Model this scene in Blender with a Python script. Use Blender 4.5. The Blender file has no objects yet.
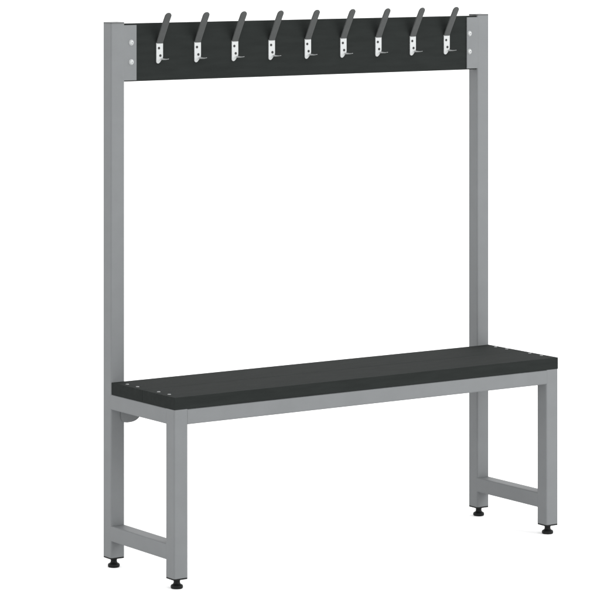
import bpy, bmesh, math
from mathutils import Vector
S = bpy.context.scene
COL = S.collection
MM = 0.001

# ---------------- camera ----------------
cd = bpy.data.cameras.new('camera'); cam = bpy.data.objects.new('camera', cd); COL.objects.link(cam)
cam.location = (-4.0974, -6.8067, 1.6960)
cam.rotation_euler = (math.pi/2, 0, -0.6040)
cd.sensor_width = 36; cd.lens = 3034.37/600*36
cd.shift_x = 0.0; cd.shift_y = -(300+79.87)/600
cd.clip_start = .1; cd.clip_end = 2000
S.camera = cam

# ---------------- studio light ----------------
w = bpy.data.worlds.new('World'); S.world = w; w.use_nodes = True
bg = w.node_tree.nodes['Background']; bg.inputs[0].default_value = (1, 1, 1, 1)
# a white studio, brighter round the sides than overhead
_n = w.node_tree.nodes; _l = w.node_tree.links
_tc = _n.new('ShaderNodeTexCoord'); _sp = _n.new('ShaderNodeSeparateXYZ'); _mr = _n.new('ShaderNodeMapRange')
_l.new(_tc.outputs['Generated'], _sp.inputs[0]); _l.new(_sp.outputs['Z'], _mr.inputs['Value'])
_mr.inputs['From Min'].default_value = 0; _mr.inputs['From Max'].default_value = 1
_mr.inputs['To Min'].default_value = 2.3; _mr.inputs['To Max'].default_value = 1.34
_l.new(_mr.outputs[0], bg.inputs[1])
def area(name, loc, target, size, power):
    l = bpy.data.lights.new(name, 'AREA'); l.shape = 'SQUARE'; l.size = size; l.energy = power
    o = bpy.data.objects.new(name, l); COL.objects.link(o); o.location = loc
    o.rotation_euler = (Vector(target)-Vector(loc)).to_track_quat('-Z', 'Y').to_euler(); return o
area('softbox', (3.6, -4.6, 3.6), (.6, 0, .8), 3.2, 235)
S.view_settings.view_transform = 'Standard'; S.view_settings.look = 'None'
S.view_settings.exposure = 0; S.view_settings.gamma = 1
S.render.engine = 'CYCLES'

# ---------------- materials ----------------
def mat(name, col, rough=.5, metal=0, spec=.5, noise=.0, nscale=200, bump=0., bscale=2500, stretch=None):
    m = bpy.data.materials.new(name); m.use_nodes = True; nt = m.node_tree; N = nt.nodes; L = nt.links
    b = N['Principled BSDF']
    b.inputs['Roughness'].default_value = rough; b.inputs['Metallic'].default_value = metal
    b.inputs['Specular IOR Level'].default_value = spec; b.inputs['Base Color'].default_value = (*col, 1)
    if noise or bump:
        tc = N.new('ShaderNodeTexCoord'); mp = N.new('ShaderNodeMapping'); L.new(tc.outputs['Object'], mp.inputs[0])
        if stretch: mp.inputs['Scale'].default_value = stretch
    if noise:
        n = N.new('ShaderNodeTexNoise'); n.inputs['Scale'].default_value = nscale; n.inputs['Detail'].default_value = 4
        L.new(mp.outputs[0], n.inputs['Vector'])
        r = N.new('ShaderNodeMapRange'); r.inputs['From Min'].default_value = .3; r.inputs['From Max'].default_value = .7
        r.inputs['To Min'].default_value = 1-noise; r.inputs['To Max'].default_value = 1+noise
        L.new(n.outputs['Fac'], r.inputs['Value'])
        v = N.new('ShaderNodeVectorMath'); v.operation = 'SCALE'; v.inputs[0].default_value = col
        L.new(r.outputs[0], v.inputs['Scale']); L.new(v.outputs[0], b.inputs['Base Color'])
    if bump:
        n2 = N.new('ShaderNodeTexNoise'); n2.inputs['Scale'].default_value = bscale; n2.inputs['Detail'].default_value = 2
        L.new(mp.outputs[0], n2.inputs['Vector'])
        bp = N.new('ShaderNodeBump'); bp.inputs['Strength'].default_value = bump; bp.inputs['Distance'].default_value = .0004
        L.new(n2.outputs['Fac'], bp.inputs['Height']); L.new(bp.outputs[0], b.inputs['Normal'])
    return m
M_steel = mat('grey_powder_coat', (.122, .1275, .1305), .55, 0, .18, .03, 18, .12, 900)
M_board = mat('dark_laminate', (.0130, .0148, .0142), .9, 0, .066, .10, 12, .15, 700, (1, 6, 6))
M_cap   = mat('dark_grey_cap_plastic', (.065, .068, .069), .5, 0, .3)
M_black = mat('black_plastic', (.005, .0055, .0055), .5, 0, .12, .1, 60)
M_zinc  = mat('bright_zinc', (.32, .33, .33), .4, .2, .5, .03, 120)
M_screw = mat('dull_zinc', (.20, .205, .205), .45, .3, .4)
M_dark  = mat('dark_screw_steel', (.02, .02, .02), .5, .3, .3)
M_arm   = mat('grey_hook_coating', (.045, .0475, .047), .55, 0, .18, .05, 90, .15, 1500)
M_floor = mat('white_floor', (.96, .96, .96), .9, 0, .1)

# ---------------- helpers (mm in, metres out) ----------------
def link(name, bm, m, parent=None, smooth=True):
    me = bpy.data.meshes.new(name)
    bmesh.ops.recalc_face_normals(bm, faces=bm.faces)
    bm.to_mesh(me); bm.free(); me.materials.append(m)
    o = bpy.data.objects.new(name, me); COL.objects.link(o); o.parent = parent
    if smooth:
        for p in me.polygons: p.use_smooth = True
        me.set_sharp_from_angle(angle=math.radians(32))
        wn = o.modifiers.new('weighted_normal', 'WEIGHTED_NORMAL'); wn.weight = 100; wn.keep_sharp = True   # keeps the flat faces flat-shaded
    return o
def box(bm, a, b, r=0., seg=3, axis=None):
    """box between corners a and b (mm); r rounds the edges (only those along 'axis' when given)"""
    t = bmesh.new(); vs = {}
    for i in (0, 1):
        for j in (0, 1):
            for k in (0, 1):
                vs[i, j, k] = t.verts.new(((a[0], b[0])[i]*MM, (a[1], b[1])[j]*MM, (a[2], b[2])[k]*MM))
    for q in (((0,0,0),(0,1,0),(1,1,0),(1,0,0)), ((0,0,1),(1,0,1),(1,1,1),(0,1,1)), ((0,0,0),(1,0,0),(1,0,1),(0,0,1)),
              ((0,1,0),(0,1,1),(1,1,1),(1,1,0)), ((0,0,0),(0,0,1),(0,1,1),(0,1,0)), ((1,0,0),(1,1,0),(1,1,1),(1,0,1))):
        t.faces.new([vs[c] for c in q])
    if r:
        es = [e for e in t.edges if axis is None or abs((e.verts[0].co-e.verts[1].co).normalized()[axis]) > .9]
        bmesh.ops.bevel(t, geom=es, offset=r*MM, segments=seg, profile=.5, affect='EDGES', clamp_overlap=True)
    me = bpy.data.meshes.new('t'); t.to_mesh(me); t.free(); bm.from_mesh(me); bpy.data.meshes.remove(me)
def lathe(bm, c, axis, prof, n=32):
    """prof = [(distance along axis, radius)] in mm, closed at the ends"""
    ax = Vector(axis).normalized(); u = ax.orthogonal().normalized(); v = ax.cross(u); c = Vector(c); rings = []
    for d, r in prof:
        rings.append([bm.verts.new((c+ax*d+(u*math.cos(t)+v*math.sin(t))*r)*MM) for t in [2*math.pi*i/n for i in range(n)]])
    for A, B in zip(rings, rings[1:]):
        for i in range(n): bm.faces.new((A[i], A[(i+1) % n], B[(i+1) % n], B[i]))
    bm.faces.new(rings[0][::-1]); bm.faces.new(rings[-1])
def prism(bm, pts, y0, y1, bev=0):
    """outline pts (x,z) mm extruded from y0 to y1"""
    t = bmesh.new()
    f = t.faces.new([t.verts.new((x*MM, y0*MM, z*MM)) for x, z in pts])
    r = bmesh.ops.extrude_face_region(t, geom=[f])
    bmesh.ops.translate(t, vec=(0, (y1-y0)*MM, 0), verts=[g for g in r['geom'] if isinstance(g, bmesh.types.BMVert)])
    if bev:
        es = [e for e in t.edges if abs(e.verts[0].co.y-e.verts[1].co.y) < 1e-6]
        bmesh.ops.bevel(t, geom=es, offset=bev*MM, segments=2, profile=.5, affect='EDGES', clamp_overlap=True)
    me = bpy.data.meshes.new('t'); t.to_mesh(me); t.free(); bm.from_mesh(me); bpy.data.meshes.remove(me)
def one(name, m, parent, fn, *a, **k):
    bm = bmesh.new(); fn(bm, *a, **k); return link(name, bm, m, parent)

# ---------------- setting ----------------
bm = bmesh.new(); R = 600
bm.faces.new([bm.verts.new(p) for p in ((-R, -R, 0), (R, -R, 0), (R, R, 0), (-R, R, 0))])
fl = link('floor', bm, M_floor, smooth=False); fl['kind'] = 'structure'

# ---------------- the bench ----------------
W, D, H = 1251.6, 309.0, 1428.7        # overall length, post face to leg face, post height
ZS, ZU, ZB = 487.7, 456.1, 26.9        # seat top, seat underside, tube ends above floor
T = 40.; E = 3.4; RB = 4.0; O = .7     # O: tube faces stand this far outside the nominal 40 mm
root = bpy.data.objects.new('cloakroom_bench', None); COL.objects.link(root); root.empty_display_size = .2
root['label'] = 'grey steel framed bench with dark seat and a raised dark rail of nine coat hooks'
root['category'] = 'bench'
P = root

def foot(parent, x, y):
    f = one('levelling_foot', M_black, parent, lathe, (x, y, 0), (0, 0, 1),
        [(0.0, 12.5), (.6, 14.6), (2.5, 15.7), (5.5, 15.9), (8.2, 15.2), (9.6, 13.6), (10.8, 11.0), (12.4, 9.2), (14.5, 8.5), (17, 8.2), (19.2, 8.2), (19.8, 8.8), (23.6, 8.9), (24.3, 8.0), (ZB-2.2, 6.5)], 40)
    return f
def tube_post(name, x0, y0, ztop, top_cap):
    z0, z1 = ZB, ztop-(4 if top_cap else 0)
    p = one(name, M_steel, P, box, (x0-O, y0-O, z0+1.6), (x0+T+O, y0+T+O, z1), RB, 4, 2)
    bm = bmesh.new(); box(bm, (x0-O+.1, y0-O+.1, z0-2.2), (x0+T+O-.1, y0+T+O-.1, z0+1.58), RB, 4, 2)
    link('end_cap', bm, M_black, p)
    if top_cap:
        bm = bmesh.new(); box(bm, (x0-O-.15, y0-O-.15, z1+.02), (x0+T+O+.15, y0+T+O+.15, ztop), RB, 4, 2); link('end_cap', bm, M_cap, p)
    foot(p, x0+T/2, y0+T/2)
    return p
for x0 in (0, W-T):
    tube_post('upright_post', x0, 0, H, True)
    tube_post('front_leg', x0, -D, ZU, False)
    # rails between the post face and the leg's back face
    one('side_rail', M_steel, P, box, (x0-O, -D+T-E+O, ZU-T), (x0+T+O, E-O, ZU-.05), RB, 4, 1)
    one('lower_rail', M_steel, P, box, (x0-O, -D+T-E+O, 71.7), (x0+T+O, E-O, 112.6), RB, 4, 1)
one('front_rail', M_steel, P, box, (T+O-1.2, -D-O+.5, ZU-T), (W-T-O+2.5, -D+T, ZU-.3), RB, 4, 0)
one('back_rail', M_steel, P, box, (T+O+.1, .8, ZU-T), (W-T-O-.1, T, ZU-.3), RB, 4, 0)
# rounded gusset under the seat by each post
gp = [(27, 415), (27.5, 400), (28.6, 390.5), (31, 385.4), (34, 382.0), (39, 380.2), (47, 378.9), (58, 379), (66, 380), (73.5, 382.1), (80, 385.6), (86, 391), (91, 398), (94, 406), (95, 415)]
for s in (0, 1):
    q = gp if not s else [(W-x, z) for x, z in gp][::-1]
    bm = bmesh.new(); prism(bm, q, -2.9, -O-.1, .8)
    link('corner_gusset', bm, M_steel, P)

# seat boards, each with two screws at either end
def seat(y0, y1, screws):
    b = one('seat_board', M_board, P, box, (.0, y0, ZU), (W, y1, ZS), 1.0, 2)
    for x in (17.5, W-16):
        for y in screws:
            one('screw', M_screw, b, lathe, (x, y, ZS-1.5), (0, 0, 1), [(0, 4.6), (1.8, 4.6), (2.8, 3.6), (3.2, 1.9), (2.5, 1.4)], 20)
    return b
seat(-154.3, -O-.2, (-52, -103)); seat(-D-1.5, -154.8, (-206, -257))

# hook board and its steel mounting plates
hb = one('hook_board', M_board, P, box, (T+.3, 3.1, 1272.4), (W-T-.3, 21, 1424.6), 1.2, 2)
for x0, x1, bx in ((T+O-3, T+37.6, 61.), (W-T-37.6, W-T-O+3, 1182.8)):
    pl = one('mounting_plate', M_steel, P, box, (x0, -O+.3, 1275.3), (x1, 3.0, 1420.6), .5, 1)
    for z in (1374.5, 1323.5):
        one('bolt', M_zinc, pl, lathe, (bx, -O+.35, z), (0, -1, 0), [(0, 7.6), (.8, 7.6), (.85, 6.9), (2.4, 6.5), (3.8, 5.1), (4.6, 3.3), (4.7, 2.1), (3.3, 2.0)], 28)

# coat hooks
XW = 20.4
def make_hook(x0):
    """zinc back strap with a small lower prong; grey coated arm; two dark screws.  x0 = left edge"""
    bm = bmesh.new(); zt = 1372.2
    o = [(0, 0), (XW, 0), (XW, -36), (19.8, -40), (13.5, -48.8), (10, -52.6), (7, -54.6), (3.5, -54.6), (1.2, -53), (0, -50)]
    prism(bm, [(x, zt+z) for x, z in o], 0.0, 3.0, .4)
    # lower prong: bent strip leaving the strap's cut lower corner and running forward
    cl = [(1.5, -43.0, 17.2, 3.1), (-3, -43.6, 18.2, 3.4), (-10, -43.8, 17.6, 3.8), (-18, -43.4, 16.6, 3.8), (-26, -42.7, 15.4, 3.2), (-33, -42.0, 14.3, 2.2), (-38, -41.5, 13.6, 1.0)]
    rings = []
    for y, z, xc, hw in cl:
        th = 1.7*(1+.022*y)+.15
        rings.append([bm.verts.new(((xc+a*hw)*MM, y*MM, (zt+z+b*th)*MM)) for a, b in ((-1, -1), (1, -1), (1, 1), (-1, 1))])
    for A, B in zip(rings, rings[1:]):
        for i in range(4): bm.faces.new((A[i], A[(i+1) % 4], B[(i+1) % 4], B[i]))
    bm.faces.new(rings[0][::-1]); bm.faces.new(rings[-1])
    h = link('coat_hook', bm, M_zinc, P); h.location = (x0*MM, 0, 0)
    # coated arm: leans forward and up, rounded end
    bm = bmesh.new(); n = 22; L = 92.; rings = []
    def cen(s):       # (y,z) centre line at arc length s
        u = s/L
        return Vector((-47.5*u**1.06, zt-1+81*u - 0*u, 0))
    for i in range(n+1):
        s = L*(1-(1-i/n)**1.6); c = cen(s); d = (cen(min(s+.5, L))-cen(max(s-.5, 0))).normalized(); nr = Vector((d.y, -d.x, 0))
        rad = XW/2-.1; e = L-s
        hw = rad if e > rad else math.sqrt(max(rad*rad-(rad-e)**2, .3))
        th = 2.4 if e > 3 else 2.4*math.sqrt(max(1-((3-e)/3)**2, .12))
        ring = []
        for k in range(16):
            t = 2*math.pi*k/16; ct, st = math.cos(t), math.sin(t)
            px = math.copysign(abs(ct)**.35, ct)*hw; pn = math.copysign(abs(st)**.6, st)*th
            ring.append(bm.verts.new(((XW/2+px)*MM, (c.x+1.2-nr.x*pn)*MM, (c.y-nr.y*pn)*MM)))
        rings.append(ring)
    for A, B in zip(rings, rings[1:]):
        for i in range(16): bm.faces.new((A[i], A[(i+1) % 16], B[(i+1) % 16], B[i]))
    bm.faces.new(rings[0][::-1]); bm.faces.new(rings[-1])
    link('hook_arm', bm, M_arm, h)
    for dx, dz in ((7.6, -14.2), (12.0, -34.0)):
        one('screw', M_dark, h, lathe, (dx, .1, zt+dz), (0, -1, 0), [(0, 3.5), (.5, 3.5), (1.0, 2.8), (1.0, 1.2), (.4, .9)], 20)
    return h
h0 = make_hook(139.3)
for i in range(1, 9):
    c = h0.copy(); COL.objects.link(c); c.parent = P; c.location.x = (139.3+i*119.15)*MM
    for ch in list(h0.children):
        k = ch.copy(); COL.objects.link(k); k.parent = c
